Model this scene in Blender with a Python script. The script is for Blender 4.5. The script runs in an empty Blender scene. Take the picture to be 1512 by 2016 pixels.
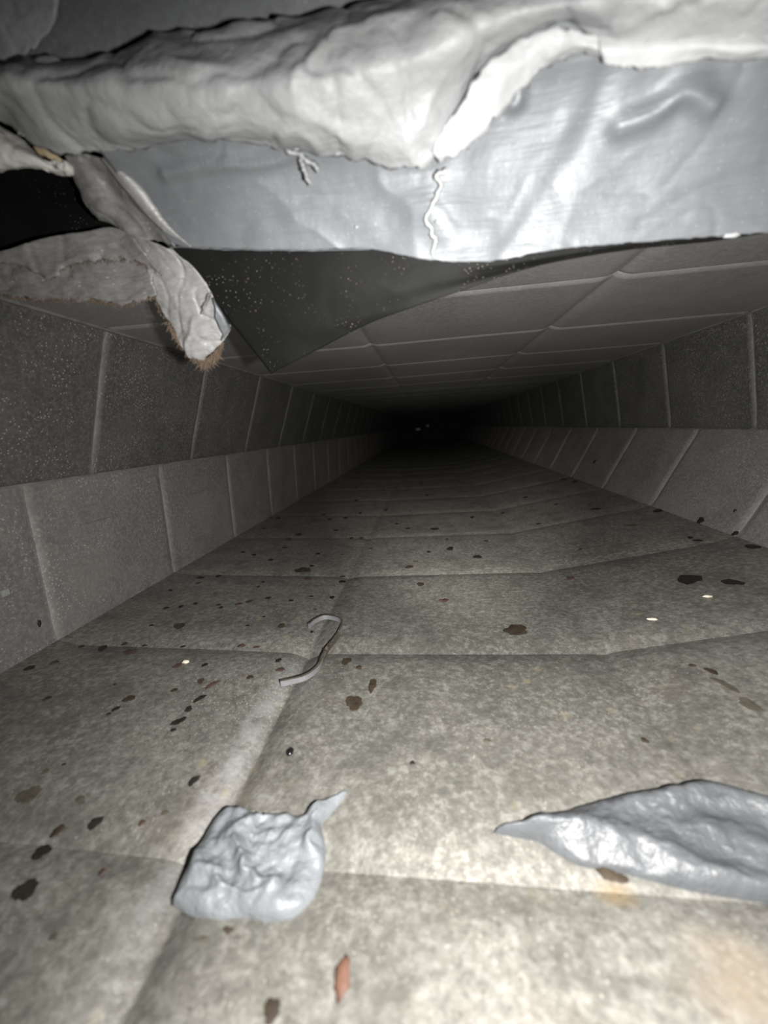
import bpy, bmesh, math, random
from mathutils import Vector, Matrix, noise
random.seed(7)
C = bpy.context.scene
COL = C.collection

# ------------------------------------------------------------------ camera
F_PX, W_PX, H_PX = 757.0, 1512, 2016
YAW, PITCH, ROLL = math.radians(7.053), math.radians(12.324), math.radians(-3.514)
FW = Vector((-math.sin(YAW)*math.cos(PITCH), math.cos(YAW)*math.cos(PITCH), -math.sin(PITCH)))
_r = Vector((math.cos(YAW), math.sin(YAW), 0)); _u = _r.cross(FW)
RT = _r*math.cos(ROLL) + _u*math.sin(ROLL)
UP = -_r*math.sin(ROLL) + _u*math.cos(ROLL)
cam_data = bpy.data.cameras.new('camera'); cam = bpy.data.objects.new('camera', cam_data)
COL.objects.link(cam); C.camera = cam
cam_data.sensor_fit = 'HORIZONTAL'; cam_data.sensor_width = 36.0
cam_data.lens = 36.0*F_PX/W_PX
cam_data.clip_start = 0.005; cam_data.clip_end = 50
cam.matrix_world = Matrix(((RT.x, UP.x, -FW.x, 0), (RT.y, UP.y, -FW.y, 0), (RT.z, UP.z, -FW.z, 0), (0, 0, 0, 1)))
cam_data.dof.use_dof = True
cam_data.dof.focus_distance = 0.46
cam_data.dof.aperture_fstop = 5.6

# ------------------------------------------------------------------ world, light, exposure
world = bpy.data.worlds.new('world'); C.world = world; world.use_nodes = True
world.node_tree.nodes['Background'].inputs[0].default_value = (0.9, 0.95, 1.0, 1)
world.node_tree.nodes['Background'].inputs[1].default_value = 0.0
vs = C.view_settings
vs.view_transform = 'Standard'; vs.look = 'None'; vs.gamma = 1.0; vs.use_curve_mapping = False
vs.exposure = 0.0
C.display_settings.display_device = 'sRGB'
def lamp(name, loc, aim, power, size, blend, radius, color):        # the phone's own flash beside the lens, plus one added beam
    d = bpy.data.lights.new(name, 'SPOT'); d.energy = power; d.spot_size = math.radians(size); d.spot_blend = blend
    d.shadow_soft_size = radius; d.color = color
    o = bpy.data.objects.new(name, d); COL.objects.link(o)
    o.location = loc
    o.rotation_euler = (Vector(aim)-Vector(loc)).to_track_quat('-Z', 'Y').to_euler()
    return o
lamp('flash_light', (0.035, 0.0, -0.012), (0.05, 1.0, -0.40), 14.0, 162, 1.0, 0.004, (1.0, 0.98, 0.955))
lamp('added_far_beam', (0.035, 0.0, -0.012), (0.04, 1.0, -0.17), 30.0, 42, 1.0, 0.004, (1.0, 0.97, 0.92))  # narrow beam added at the flash position to brighten the far floor

D = 0.19888; OU = 0.41661; OL = 0.33661                             # rib pitch, first rib of the upper and of the lower tray
KLx, KLz = -.1268, -.2130                                          # the floor's left lengthwise crease
# ------------------------------------------------------------------ helpers
def ray(px, py):
    return RT*((px-W_PX/2)/F_PX) + UP*((H_PX/2-py)/F_PX) + FW
def at(px, py, y):
    d = ray(px, py); return d*(y/d.y)
def tag(o, label=None, cat=None, group=None, kind=None):
    for k, v in (('label', label), ('category', cat), ('group', group), ('kind', kind)):
        if v: o[k] = v
    return o
def link(name, me, mat=None, parent=None, smooth=True):
    if mat and not me.materials: me.materials.append(mat)
    if smooth:
        me.polygons.foreach_set('use_smooth', [True]*len(me.polygons))
    o = bpy.data.objects.new(name, me); COL.objects.link(o)
    if parent: o.parent = parent; o.matrix_parent_inverse = parent.matrix_world.inverted() if False else Matrix.Translation(-parent.location)
    return o
def empty(name, loc=(0, 0, 0)):
    o = bpy.data.objects.new(name, None); COL.objects.link(o); o.location = loc; o.empty_display_size = 0.02
    return o
def mesh(name, verts, faces):
    me = bpy.data.meshes.new(name); me.from_pydata([tuple(v) for v in verts], [], faces); me.update(); return me
def grid_faces(nu, nv, off=0, flip=False):
    out = []
    for i in range(nu-1):
        for j in range(nv-1):
            a = off+i*nv+j; q = (a, a+1, a+nv+1, a+nv)
            out.append(q[::-1] if flip else q)
    return out
def cr(pts, n):
    """Catmull-Rom through pts (Vectors), n samples, even in chord length"""
    pts = [Vector(p) for p in pts]
    if len(pts) == 1: return [pts[0].copy() for _ in range(n)]
    L = [0.0]
    for a, b in zip(pts, pts[1:]): L.append(L[-1]+max((b-a).length, 1e-6))
    out = []
    for k in range(n):
        s = L[-1]*k/(n-1); i = 0
        while i < len(pts)-2 and s > L[i+1]: i += 1
        t = (s-L[i])/(L[i+1]-L[i])
        p1, p2 = pts[i], pts[i+1]
        p0 = pts[i-1] if i else p1*2-p2
        p3 = pts[i+2] if i+2 < len(pts) else p2*2-p1
        m1, m2 = (p2-p0)*.5, (p3-p1)*.5
        if i and L[i]-L[i-1] > 0: m1 = (p2-p0)*((L[i+1]-L[i])/(L[i+1]-L[i-1]))
        if i+2 < len(pts): m2 = (p3-p1)*((L[i+1]-L[i])/(L[i+2]-L[i]))
        t2, t3 = t*t, t*t*t
        out.append(p1*(2*t3-3*t2+1)+m1*(t3-2*t2+t)+p2*(-2*t3+3*t2)+m2*(t3-t2))
    return out
def fbm(p, oct=4):
    return noise.fractal(p, 1.0, 2.0, oct)
def sheet(name, rows, nu, nv, mat, parent=None, thick=0.0012, amp=0.0, scale=30.0, creases=0.0, cscale=18.0, ragged=0.0, fade_edges=False, seed=0.0, extra=None, ragged_first=0.0):
    """a crumpled sheet through rows of (px, py, depth) control points; nu along the rows, nv across them"""
    R = [cr([at(*p) for p in r], nu) for r in rows]
    P = []
    for i in range(nu):
        P.append(cr([r[i] for r in R], nv))
    if ragged or ragged_first:
        for i in range(nu):
            for (k, k2, rg) in ((nv-1, nv-2, ragged), (0, 1, ragged_first)):
                if rg:
                    d = (P[i][k]-P[i][k2]); d = d.normalized() if d.length > 1e-7 else Vector((0, 0, -1))
                    P[i][k] = P[i][k]+d*rg*(fbm(P[i][k]*220+Vector((seed, 0, 0)), 3))
    V = []
    for i in range(nu):
        for j in range(nv):
            a = P[min(i+1, nu-1)][j]-P[max(i-1, 0)][j]; b = P[i][min(j+1, nv-1)]-P[i][max(j-1, 0)]
            n = a.cross(b)
            n = n.normalized() if n.length > 1e-12 else Vector((0, -1, 0))
            if n.dot(P[i][j]) > 0: n = -n
            p = P[i][j]; q = p+Vector((seed, seed*.7, 0))
            h = amp*fbm(q*scale, 4)
            if creases:
                w = Vector((fbm(q*9), fbm(q*9+Vector((5, 5, 5))), 0))*0.03
                h += creases*(1-min(1, abs(noise.noise((q+w)*cscale))*5))**2
                h -= creases*.7*(1-min(1, abs(noise.noise((q+w)*cscale*1.7+Vector((9, 3, 1))))*6))**2
            if extra: h += extra(i/(nu-1), j/(nv-1), p)
            V.append(p+n*h)
    me = mesh(name, V, grid_faces(nu, nv))
    # face the camera
    c = me.polygons[len(me.polygons)//2]
    if c.normal.dot(c.center) > 0: me.flip_normals()
    o = link(name, me, mat, parent)
    if thick:
        m = o.modifiers.new('thickness', 'SOLIDIFY'); m.thickness = thick; m.offset = -1.0
    return o

# ------------------------------------------------------------------ materials
class NT:
    def __init__(s, name):
        s.m = bpy.data.materials.new(name); s.m.use_nodes = True; s.t = s.m.node_tree
        s.b = s.t.nodes['Principled BSDF']; s.geo = None
    def n(s, typ, **kw):
        x = s.t.nodes.new(typ)
        for k, v in kw.items():
            if k in x.inputs.keys(): x.inputs[k].default_value = v
            else: setattr(x, k, v)
        return x
    def l(s, a, b): s.t.links.new(a, b)
    def pos(s):
        if not s.geo: s.geo = s.n('ShaderNodeNewGeometry')
        return s.geo.outputs['Position']
    def scaled(s, v):
        x = s.n('ShaderNodeVectorMath', operation='MULTIPLY'); s.l(s.pos(), x.inputs[0]); x.inputs[1].default_value = v
        return x.outputs[0]
    def noise(s, scale, detail=4, rough=.55, vec=None, dist=0.0):
        x = s.n('ShaderNodeTexNoise'); x.inputs['Scale'].default_value = scale; x.inputs['Detail'].default_value = detail
        x.inputs['Roughness'].default_value = rough; x.inputs['Distortion'].default_value = dist
        s.l(vec or s.pos(), x.inputs['Vector']); return x.outputs['Fac']
    def vor(s, scale, vec=None, rnd=1.0):
        x = s.n('ShaderNodeTexVoronoi'); x.inputs['Scale'].default_value = scale; x.inputs['Randomness'].default_value = rnd
        s.l(vec or s.pos(), x.inputs['Vector']); return x
    def ramp(s, fac, stops):
        x = s.n('ShaderNodeValToRGB'); e = x.color_ramp.elements
        while len(e) > 1: e.remove(e[-1])
        e[0].position = stops[0][0]; e[0].color = c4(stops[0][1])
        for p, c in stops[1:]:
            q = e.new(p); q.color = c4(c)
        s.l(fac, x.inputs['Fac']); return x.outputs['Color']
    def mix(s, fac, a, b, mode='MIX'):
        x = s.n('ShaderNodeMix', data_type='RGBA', blend_type=mode)
        for sock, v in ((x.inputs['Factor'], fac), (x.inputs['A'], a), (x.inputs['B'], b)): pass
        fs = [i for i in x.inputs if i.name == 'Factor' and i.type == 'VALUE'][0]
        A = [i for i in x.inputs if i.name == 'A' and i.type == 'RGBA'][0]; B = [i for i in x.inputs if i.name == 'B' and i.type == 'RGBA'][0]
        for sock, v in ((fs, fac), (A, a), (B, b)):
            if hasattr(v, 'is_output'): s.l(v, sock)
            elif sock is fs: sock.default_value = v
            else: sock.default_value = c4(v)
        return [o for o in x.outputs if o.type == 'RGBA'][0]
    def math(s, op, a, b=0.0):
        x = s.n('ShaderNodeMath', operation=op)
        for i, v in enumerate((a, b)):
            if hasattr(v, 'is_output'): s.l(v, x.inputs[i])
            else: x.inputs[i].default_value = v
        return x.outputs[0]
    def blob(s, c, rx, ry, soft=.5, warp=.4):
        """0..1 mask of a stain of its own, lying round a world point"""
        x = s.n('ShaderNodeVectorMath', operation='SUBTRACT'); s.l(s.pos(), x.inputs[0]); x.inputs[1].default_value = c
        y = s.n('ShaderNodeVectorMath', operation='MULTIPLY'); s.l(x.outputs[0], y.inputs[0]); y.inputs[1].default_value = (1/rx, 1/ry, 0)
        z = s.n('ShaderNodeVectorMath', operation='LENGTH'); s.l(y.outputs[0], z.inputs[0])
        nz = s.math('MULTIPLY', s.math('SUBTRACT', s.noise(28, 5), .5), warp*3)
        d = s.math('ADD', z.outputs['Value'], nz)
        m = s.n('ShaderNodeMapRange'); s.l(d, m.inputs['Value']); m.inputs['From Min'].default_value = 1.0; m.inputs['From Max'].default_value = 1.0-soft
        return m.outputs['Result']
    def bump(s, h, strength, dist=.002):
        x = s.n('ShaderNodeBump'); x.inputs['Strength'].default_value = strength; x.inputs['Distance'].default_value = dist
        s.l(h, x.inputs['Height']); s.l(x.outputs['Normal'], s.b.inputs['Normal'])
    def fin(s, color=None, rough=.5, metal=0.0, spec=.5):
        for k, v in (('Base Color', color), ('Roughness', rough), ('Metallic', metal), ('Specular IOR Level', spec)):
            if v is None: continue
            if hasattr(v, 'is_output'): s.l(v, s.b.inputs[k])
            else: s.b.inputs[k].default_value = c4(v) if k == 'Base Color' else v
        return s.m
def c4(c):
    if isinstance(c, (int, float)): return (c, c, c, 1)
    return (c[0], c[1], c[2], 1) if len(c) == 3 else c

def mat_floor():
    s = NT('dusty_galvanised_floor')
    base = s.ramp(s.noise(7, 4, .6), [(.3, (.27, .26, .225)), (.5, (.34, .325, .285)), (.7, (.40, .385, .345))])
    # crystalline mottle of the zinc
    mott = s.noise(190, 7, .72, dist=.3)
    base = s.mix(s.math('MULTIPLY', s.ramp(mott, [(.50, 0), (.62, 1)]), .65), base, (.60, .59, .54))
    base = s.mix(s.math('MULTIPLY', s.ramp(mott, [(.38, 1), (.48, 0)]), .6), base, (.17, .165, .15))
    dark = s.noise(30, 5, .65)
    base = s.mix(s.ramp(dark, [(.36, .5), (.52, 0)]), base, (.16, .155, .135))
    st = s.noise(24, 3, .6, vec=s.scaled((1.0, 6.0, 1.0)))
    base = s.mix(s.ramp(st, [(.5, 0), (.75, .3)]), base, (.18, .175, .155))
    rust = s.noise(12, 5, .65)
    base = s.mix(s.ramp(rust, [(.62, 0), (.74, .22)]), base, (.40, .29, .20))
    # light on the left shoulder of the lengthwise crease, painted as a paler band
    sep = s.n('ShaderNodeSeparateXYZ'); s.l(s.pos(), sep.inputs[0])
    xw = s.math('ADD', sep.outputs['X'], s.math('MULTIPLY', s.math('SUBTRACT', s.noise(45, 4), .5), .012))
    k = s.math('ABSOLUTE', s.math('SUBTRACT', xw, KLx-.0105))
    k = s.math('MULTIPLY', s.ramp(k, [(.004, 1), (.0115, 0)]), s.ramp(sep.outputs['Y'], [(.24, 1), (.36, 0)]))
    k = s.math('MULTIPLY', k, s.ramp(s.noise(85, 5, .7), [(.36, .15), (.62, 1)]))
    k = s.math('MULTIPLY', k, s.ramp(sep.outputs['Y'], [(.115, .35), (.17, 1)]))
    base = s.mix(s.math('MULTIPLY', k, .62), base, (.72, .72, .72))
    # tan rust bloom under and in front of the right hand sealant patch
    m = s.blob((.114, .112, -.21), .028, .024, .9, .75)
    base = s.mix(s.math('MULTIPLY', m, .5), base, (.60, .49, .36))
    m = s.blob((.079, .145, -.21), .012, .008, .7, .3)
    base = s.mix(s.math('MULTIPLY', m, .65), base, (.46, .33, .17))
    # pale mineral flecks
    for sc, r0, r1, nz, amt, col in ((230, .08, .17, 22, .75, (.80, .78, .68)), (420, .12, .24, 31, .6, (.74, .72, .64))):
        v = s.vor(sc); fl = s.ramp(v.outputs['Distance'], [(r0, 1), (r1, 0)])
        fl = s.math('MULTIPLY', fl, s.ramp(s.noise(nz, 3), [(.47, 0), (.62, 1)]))
        base = s.mix(s.math('MULTIPLY', fl, amt), base, col)
    v2 = s.vor(330, vec=s.scaled((1.3, .8, 1))); f2 = s.ramp(v2.outputs['Distance'], [(.14, 1), (.24, 0)])
    f2 = s.math('MULTIPLY', f2, s.blob((-.17, .27, -.21), .10, .10, .9, .6))
    base = s.mix(f2, base, (.86, .83, .58))
    v3 = s.vor(150); f3 = s.ramp(v3.outputs['Distance'], [(.07, 1), (.13, 0)])
    f3 = s.math('MULTIPLY', f3, s.ramp(s.noise(14, 2), [(.5, 0), (.6, 1)]))
    base = s.mix(s.math('MULTIPLY', f3, .6), base, (.13, .10, .07))
    v4 = s.vor(46); f4 = s.ramp(v4.outputs['Distance'], [(.10, 1), (.2, 0)])
    f4 = s.math('MULTIPLY', f4, s.ramp(s.noise(9, 2), [(.52, 0), (.6, 1)]))
    base = s.mix(s.math('MULTIPLY', f4, .45), base, (.66, .58, .36))
    hsum = s.math('ADD', s.math('MULTIPLY', mott, .5), s.noise(400, 3))
    s.bump(hsum, .4, .0012)
    base = s.mix(1.0, base, (.535, .537, .533), 'MULTIPLY')
    return s.fin(base, .5, .15, .45)
def mat_sheet(name, dark, light, speck, rough, metal, spec_amt=.8, dust=(.30, .285, .27), dust_amt=.4, rib_y=None, rib_amt=.6):
    s = NT(name)
    base = s.ramp(s.noise(6, 4, .6), [(.3, dark), (.7, light)])
    base = s.mix(s.math('MULTIPLY', s.ramp(s.noise(14, 4, .6), [(.42, 0), (.62, 1)]), dust_amt), base, dust)
    base = s.mix(s.math('MULTIPLY', s.ramp(s.noise(240, 5, .75), [(.44, 0), (.62, 1)]), .75), base, dust)
    for sc, r0, r1, lo in ((270, .14, .30, .40), (150, .08, .17, .42), (75, .04, .09, .38)):
        v = s.vor(sc); f = s.ramp(v.outputs['Distance'], [(r0, 1), (r1, 0)])
        f = s.math('MULTIPLY', f, s.ramp(s.noise(24, 3, .6), [(lo, 0), (lo+.2, 1)]))
        base = s.mix(s.math('MULTIPLY', f, spec_amt), base, speck)
    if rib_y is not None:                                           # worn, dust-filled line in each pressed rib
        sep = s.n('ShaderNodeSeparateXYZ'); s.l(s.pos(), sep.inputs[0])
        y = s.math('SUBTRACT', sep.outputs['Y'], rib_y-D/2)
        y = s.math('ADD', y, s.math('MULTIPLY', s.math('SUBTRACT', s.noise(60, 3), .5), .003))
        w = s.math('ABSOLUTE', s.math('SUBTRACT', s.math('FLOORED_MODULO', y, D), D/2))
        f = s.ramp(w, [(.0012, 1), (.0040, .25), (.0062, 0)])
        f = s.math('MULTIPLY', f, s.ramp(s.noise(34, 4, .7), [(.3, .35), (.6, 1)]))
        base = s.mix(s.math('MULTIPLY', f, rib_amt), base, speck)
    s.bump(s.noise(350, 3), .25, .0008)
    return s.fin(base, rough, metal, .4)
def mat_foil():
    s = NT('aluminium_foil_facing')
    base = s.ramp(s.noise(14, 4, .6), [(.3, (.165, .176, .186)), (.7, (.212, .225, .238))])
    st = s.noise(30, 4, .6, vec=s.scaled((1.2, 1.0, 16.0)))
    base = s.mix(s.ramp(st, [(.45, 0), (.7, .4)]), base, (.15, .156, .162))
    v = s.vor(300); f = s.ramp(v.outputs['Distance'], [(.06, 1), (.12, 0)])
    base = s.mix(s.math('MULTIPLY', f, .5), base, (.5, .5, .48))
    s.bump(s.math('ADD', s.noise(90, 4), s.math('MULTIPLY', st, .8)), .3, .0015)
    return s.fin(base, .5, .22, .5)
def mat_torn(name, a, b, fleck, rough):
    s = NT(name)
    st = s.noise(34, 5, .65, vec=s.scaled((3.0, 1.0, 11.0)), dist=.5)
    base = s.ramp(st, [(.32, a), (.68, b)])
    v = s.vor(150, vec=s.scaled((1.0, 1.0, 2.6))); f = s.math('MULTIPLY', s.ramp(v.outputs['Distance'], [(.10, 1), (.22, 0)]), s.ramp(s.noise(50, 3), [(.48, 0), (.58, 1)]))
    base = s.mix(s.math('MULTIPLY', f, .8), base, fleck)
    base = s.mix(s.ramp(s.noise(60, 4), [(.58, 0), (.75, .4)]), base, (a[0]*.6, a[1]*.55, a[2]*.48))
    s.bump(s.math('ADD', st, s.math('MULTIPLY', s.noise(230, 4), .5)), .55, .0016)
    return s.fin(base, rough, .2, .5)
def mat_mastic(name, a, b, rough=.42, bump=.5):
    s = NT(name)
    base = s.ramp(s.noise(40, 5, .6), [(.3, a), (.7, b)])
    s.bump(s.math('ADD', s.noise(130, 4, .6), s.math('MULTIPLY', s.noise(420, 2), .3)), bump, .002)
    return s.fin(base, rough, 0.0, .5)
def mat_plain(name, col, rough=.6, metal=0, bump=.2, scale=200, var=.25, spec=.5):
    s = NT(name)
    d = tuple(x*(1-var) for x in col); e = tuple(min(1, x*(1+var)) for x in col)
    s.bump(s.noise(scale, 3), bump, .001)
    return s.fin(s.ramp(s.noise(scale*.35, 4), [(.3, d), (.7, e)]), rough, metal, spec)
def mat_black():
    s = NT('black_liner_and_hollow')
    base = s.ramp(s.noise(20, 4), [(.3, (.006, .006, .006)), (.7, (.011, .011, .0105))])
    for sc, r, lo in ((150, .07, .50), (260, .12, .48), (420, .15, .45)):
        v = s.vor(sc); f = s.ramp(v.outputs['Distance'], [(r*.5, 1), (r, 0)])
        f = s.math('MULTIPLY', f, s.ramp(s.noise(24, 4, .65), [(lo, 0), (lo+.14, 1)]))
        base = s.mix(s.math('MULTIPLY', f, .6), base, (.42, .38, .30))
    s.bump(s.noise(120, 4), .15, .001)
    return s.fin(base, .6, 0, .14)

M = dict(
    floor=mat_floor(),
    lower=mat_sheet('dusty_lower_tray_metal', (.155, .147, .143), (.21, .20, .193), (.52, .50, .485), .5, .2, .7, rib_y=OL, rib_amt=.45),
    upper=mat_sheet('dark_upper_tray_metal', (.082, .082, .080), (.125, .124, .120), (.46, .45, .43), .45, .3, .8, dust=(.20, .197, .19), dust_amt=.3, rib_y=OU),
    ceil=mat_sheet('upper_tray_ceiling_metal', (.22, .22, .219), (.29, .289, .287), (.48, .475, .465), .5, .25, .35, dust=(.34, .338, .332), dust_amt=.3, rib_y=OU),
    lip=mat_plain('scuffed_seam_metal', (.26, .255, .24), .45, .4),
    foil=mat_foil(),
    roll=mat_mastic('grey_brushed_sealant', (.28, .288, .295), (.38, .386, .39), .5, .6),
    white=mat_mastic('white_sealant', (.40, .408, .416), (.48, .485, .487), .55, .3),
    mastic=mat_mastic('grey_floor_sealant', (.155, .167, .178), (.215, .228, .24), .46, .8),
    mastic_dark=mat_mastic('dark_grey_floor_sealant', (.065, .069, .075), (.105, .11, .116), .45, .7),
    black=mat_black(),
    torn=mat_torn('dull_torn_foil', (.19, .187, .180), (.285, .28, .268), (.55, .54, .52), .42),
    torn_bright=mat_torn('bright_torn_foil', (.32, .318, .312), (.44, .435, .43), (.70, .69, .68), .38),
    fibre=mat_plain('brown_glass_fibre', (.150, .108, .072), .8, 0, .1, 300, .35),
    foam=mat_mastic('cream_foam', (.52, .515, .48), (.64, .63, .58), .6, .4),
    tan=mat_plain('tan_board_edge', (.50, .40, .25), .8, 0, .3, 200, .3),
    plate=mat_sheet('grey_collar_metal', (.20, .218, .222), (.28, .298, .30), (.45, .46, .46), .45, .3, .3, dust=(.2, .205, .2), dust_amt=.3),
    dark=mat_plain('dark_dried_drip', (.020, .017, .013), .5, 0, .3, 400, .3),
    brown=mat_plain('brown_dried_drip', (.045, .033, .021), .6, 0, .4, 400, .4),
    rust=mat_plain('reddish_dried_drip', (.075, .045, .034), .6, 0, .4, 400, .35),
    faint=mat_plain('faint_olive_stain', (.085, .076, .056), .6, 0, .4, 400, .3),
    gloss=mat_plain('black_wet_drop', (.012, .012, .012), .12, 0, .1, 300, .2),
    strip=mat_plain('dull_steel_strip', (.32, .32, .335), .38, .5, .2, 300, .2),
    residue=mat_plain('dark_adhesive_residue', (.075, .065, .05), .6, 0, .5, 400, .4),
    flake=mat_plain('rust_flake', (.115, .056, .036), .7, 0, .4, 250, .3),
    crumb=mat_plain('cream_crumb', (.75, .68, .56), .6, 0, .3, 300, .1),
    chip=mat_plain('pale_green_chip', (.26, .29, .26), .6, 0, .2, 300, .1),
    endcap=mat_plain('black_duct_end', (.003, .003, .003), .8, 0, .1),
)

# ------------------------------------------------------------------ the duct: two pressed trays, the upper turned over the lower
CLx, CLz = -.3430, .1225; CRx, CRz = .4372, .1224
RLx, RLz = -.4000, -.0335; RRx, RRz = .4642, -.0335
FLx, FLz = -.4074, -.2043; FRx, FRz = .3976, -.1673
KRx, KRz = .1521, -.2103
DLx, DLz = -.0809, .1212; DRx, DRz = .1781, .1228
Y_BACK, Y_END = -.46, 5.4
CEIL_START = .262
RIB_FIX = {round(OL-D, 4): .1462}                                   # the nearest floor rib is pressed a little further on
def stations(o, y0, y1):
    ys = [y0]; k = math.ceil((y0-o)/D+1e-6)
    while o+k*D < y1: 
        if o+k*D > y0+.02: ys.append(o+k*D)
        k += 1
    return [RIB_FIX.get(round(q, 4), q) for q in ys]+[y1]
def rib(dy, w=.020, depth=.0045):
    t = max(0.0, 1-abs(dy)/w); return depth*t**(1.35 if w > .015 else 1.0)
def face(root, name, sec, o, y0, y1, mat, out, amp, w, fades, creases=(), nv=26, uneven=.0012, start_edge=None):
    """one sheet of a tray, pressed into panels between V-shaped ribs; each panel is its own piece.
       sec: corner points (x, z) across the sheet; out: outward normals per segment are taken from the polyline"""
    L = [0.0]
    for a, b in zip(sec, sec[1:]): L.append(L[-1]+math.hypot(b[0]-a[0], b[1]-a[1]))
    tot = L[-1]
    ss = sorted(set([tot*i/(nv-1) for i in range(nv)] + [max(0, min(tot, L[c]+e)) for c, *_ in creases for e in (-.02, -.012, -.006, -.002, 0, .002, .006, .012, .02)] + L))
    def P(s, y, ys, first, last):
        i = 0
        while i < len(L)-2 and s > L[i+1]: i += 1
        t = (s-L[i])/(L[i+1]-L[i]); a, b = sec[i], sec[i+1]
        x = a[0]+(b[0]-a[0])*t; z = a[1]+(b[1]-a[1])*t
        nx, nz = (b[1]-a[1]), -(b[0]-a[0]); l = math.hypot(nx, nz); nx, nz = nx/l*out, nz/l*out
        f = 1.0
        if fades[0]: f *= min(1, max(0, (s-fades[0]*.3)/fades[0]))
        if fades[1]: f *= min(1, max(0, (tot-s-fades[1]*.3)/fades[1]))
        edge = min(1, s/.03, (tot-s)/.03)
        h = sum(rib(y-q, w, amp*(1 if w < .015 else max(.3, min(1, 1.25-q*1.3)))) for q in ys)*f
        for c, cw, cd, y_fade in creases:
            h += cd*max(0, 1-abs(s-L[c])/cw)**1.5*min(1, max(.25, 1-(y-.2)/y_fade))
        h += uneven*edge*noise.noise(Vector((x*5, y*4.3, z*5+out)))
        return (x+nx*h, y, z+nz*h)
    ys = stations(o, y0, y1); inner = ys[1:-1]
    for a, b in zip(ys, ys[1:]):
        near = b < 1.6
        offs = [0, .001, .0025, .0045, .007, .009, .013, .02] if near else [0, .006, .02]
        mid = 6 if near else 2
        yy = [a+q for q in offs]+[a+.02+(b-a-.04)*k/mid for k in range(1, mid)]+[b-q for q in offs[::-1]]
        yy = sorted(set(round(q, 6) for q in yy if a <= q <= b))
        sl = ss if near else [q for i, q in enumerate(ss) if i % 3 == 0 or q in L or i == len(ss)-1]
        loc = [q for q in inner if abs(q-a) < .3 or abs(q-b) < .3]
        V = [P(s, y, loc, a == ys[0], b == ys[-1]) for y in yy for s in sl]
        me = mesh(name, V, grid_faces(len(yy), len(sl)))
        c = me.polygons[len(me.polygons)//2]
        if Vector((c.center.x*.4, 0, c.center.z)).dot(c.normal) > 0: me.flip_normals()
        link(name, me, mat, root)
def strip_bar(name, pts, w, t, mat, parent):
    """a thin lip that runs along the duct: rectangular bar between pts (x, z) with slight waves"""
    V = []; n = 60
    for k in range(n):
        y = Y_BACK+(Y_END-Y_BACK)*(k/(n-1))**1.6
        j = .0006*noise.noise(Vector((pts[0]*9, y*6, 3)))
        x, z = pts
        V += [(x-w/2, y, z-t/2+j), (x+w/2, y, z-t/2+j), (x+w/2, y, z+t/2+j), (x-w/2, y, z+t/2+j)]
    Fc = []
    for k in range(n-1):
        for q in range(4):
            a = k*4+q; b = k*4+(q+1) % 4; Fc.append((a, b, b+4, a+4))
    Fc += [(0, 1, 2, 3), tuple((n-1)*4+q for q in (3, 2, 1, 0))]
    return link(name, mesh(name, V, Fc), mat, parent, smooth=False)
def structure(name):
    o = empty(name); o['kind'] = 'structure'; return o

floor = structure('floor'); ceiling = structure('ceiling'); wall_left = structure('wall_left'); wall_right = structure('wall_right')
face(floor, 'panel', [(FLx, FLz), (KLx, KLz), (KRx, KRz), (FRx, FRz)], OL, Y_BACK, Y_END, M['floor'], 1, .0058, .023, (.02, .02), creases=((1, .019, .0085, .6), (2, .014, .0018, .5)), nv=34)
face(ceiling, 'panel', [(CLx, CLz), (DLx, DLz), (DRx, DRz), (CRx, CRz)], OU, CEIL_START, Y_END, M['ceil'], -1, .0020, .007, (.0, .0), creases=((1, .012, .0035, 9), (2, .014, .0045, 9)), nv=30)
face(wall_left, 'upper_panel', [(CLx, CLz), (RLx, RLz)], OU, Y_BACK, Y_END, M['upper'], 1, .0020, .007, (.004, .016), nv=14)
face(wall_left, 'lower_panel', [(RLx, RLz), (FLx, FLz)], OL, Y_BACK, Y_END, M['lower'], 1, .0022, .008, (.012, .004), nv=14)
face(wall_right, 'upper_panel', [(CRx, CRz), (RRx, RRz)], OU, Y_BACK, Y_END, M['upper'], -1, .0020, .007, (.004, .012), nv=14)
face(wall_right, 'lower_panel', [(RRx, RRz), (FRx, FRz)], OL, Y_BACK, Y_END, M['lower'], -1, .0025, .009, (.008, .006), nv=14)
strip_bar('seam_lip', (RLx+.001, RLz), .006, .0022, M['lip'], wall_left)
strip_bar('corner_seam', (CLx+.001, CLz-.001), .004, .0025, M['lip'], wall_left)
strip_bar('seam_lip', (RRx-.001, RRz+.0005), .005, .0018, M['upper'], wall_right)
strip_bar('corner_seam', (CRx-.001, CRz-.001), .004, .002, M['lip'], wall_right)

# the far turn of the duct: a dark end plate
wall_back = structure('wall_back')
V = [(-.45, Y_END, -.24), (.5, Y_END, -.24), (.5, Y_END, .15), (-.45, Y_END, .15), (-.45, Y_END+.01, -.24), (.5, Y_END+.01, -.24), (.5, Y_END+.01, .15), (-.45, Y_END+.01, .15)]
link('end_plate', mesh('end_plate', V, [(0, 1, 2, 3), (7, 6, 5, 4), (0, 4, 5, 1), (1, 5, 6, 2), (2, 6, 7, 3), (3, 7, 4, 0)]), M['endcap'], wall_back, False)

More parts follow.
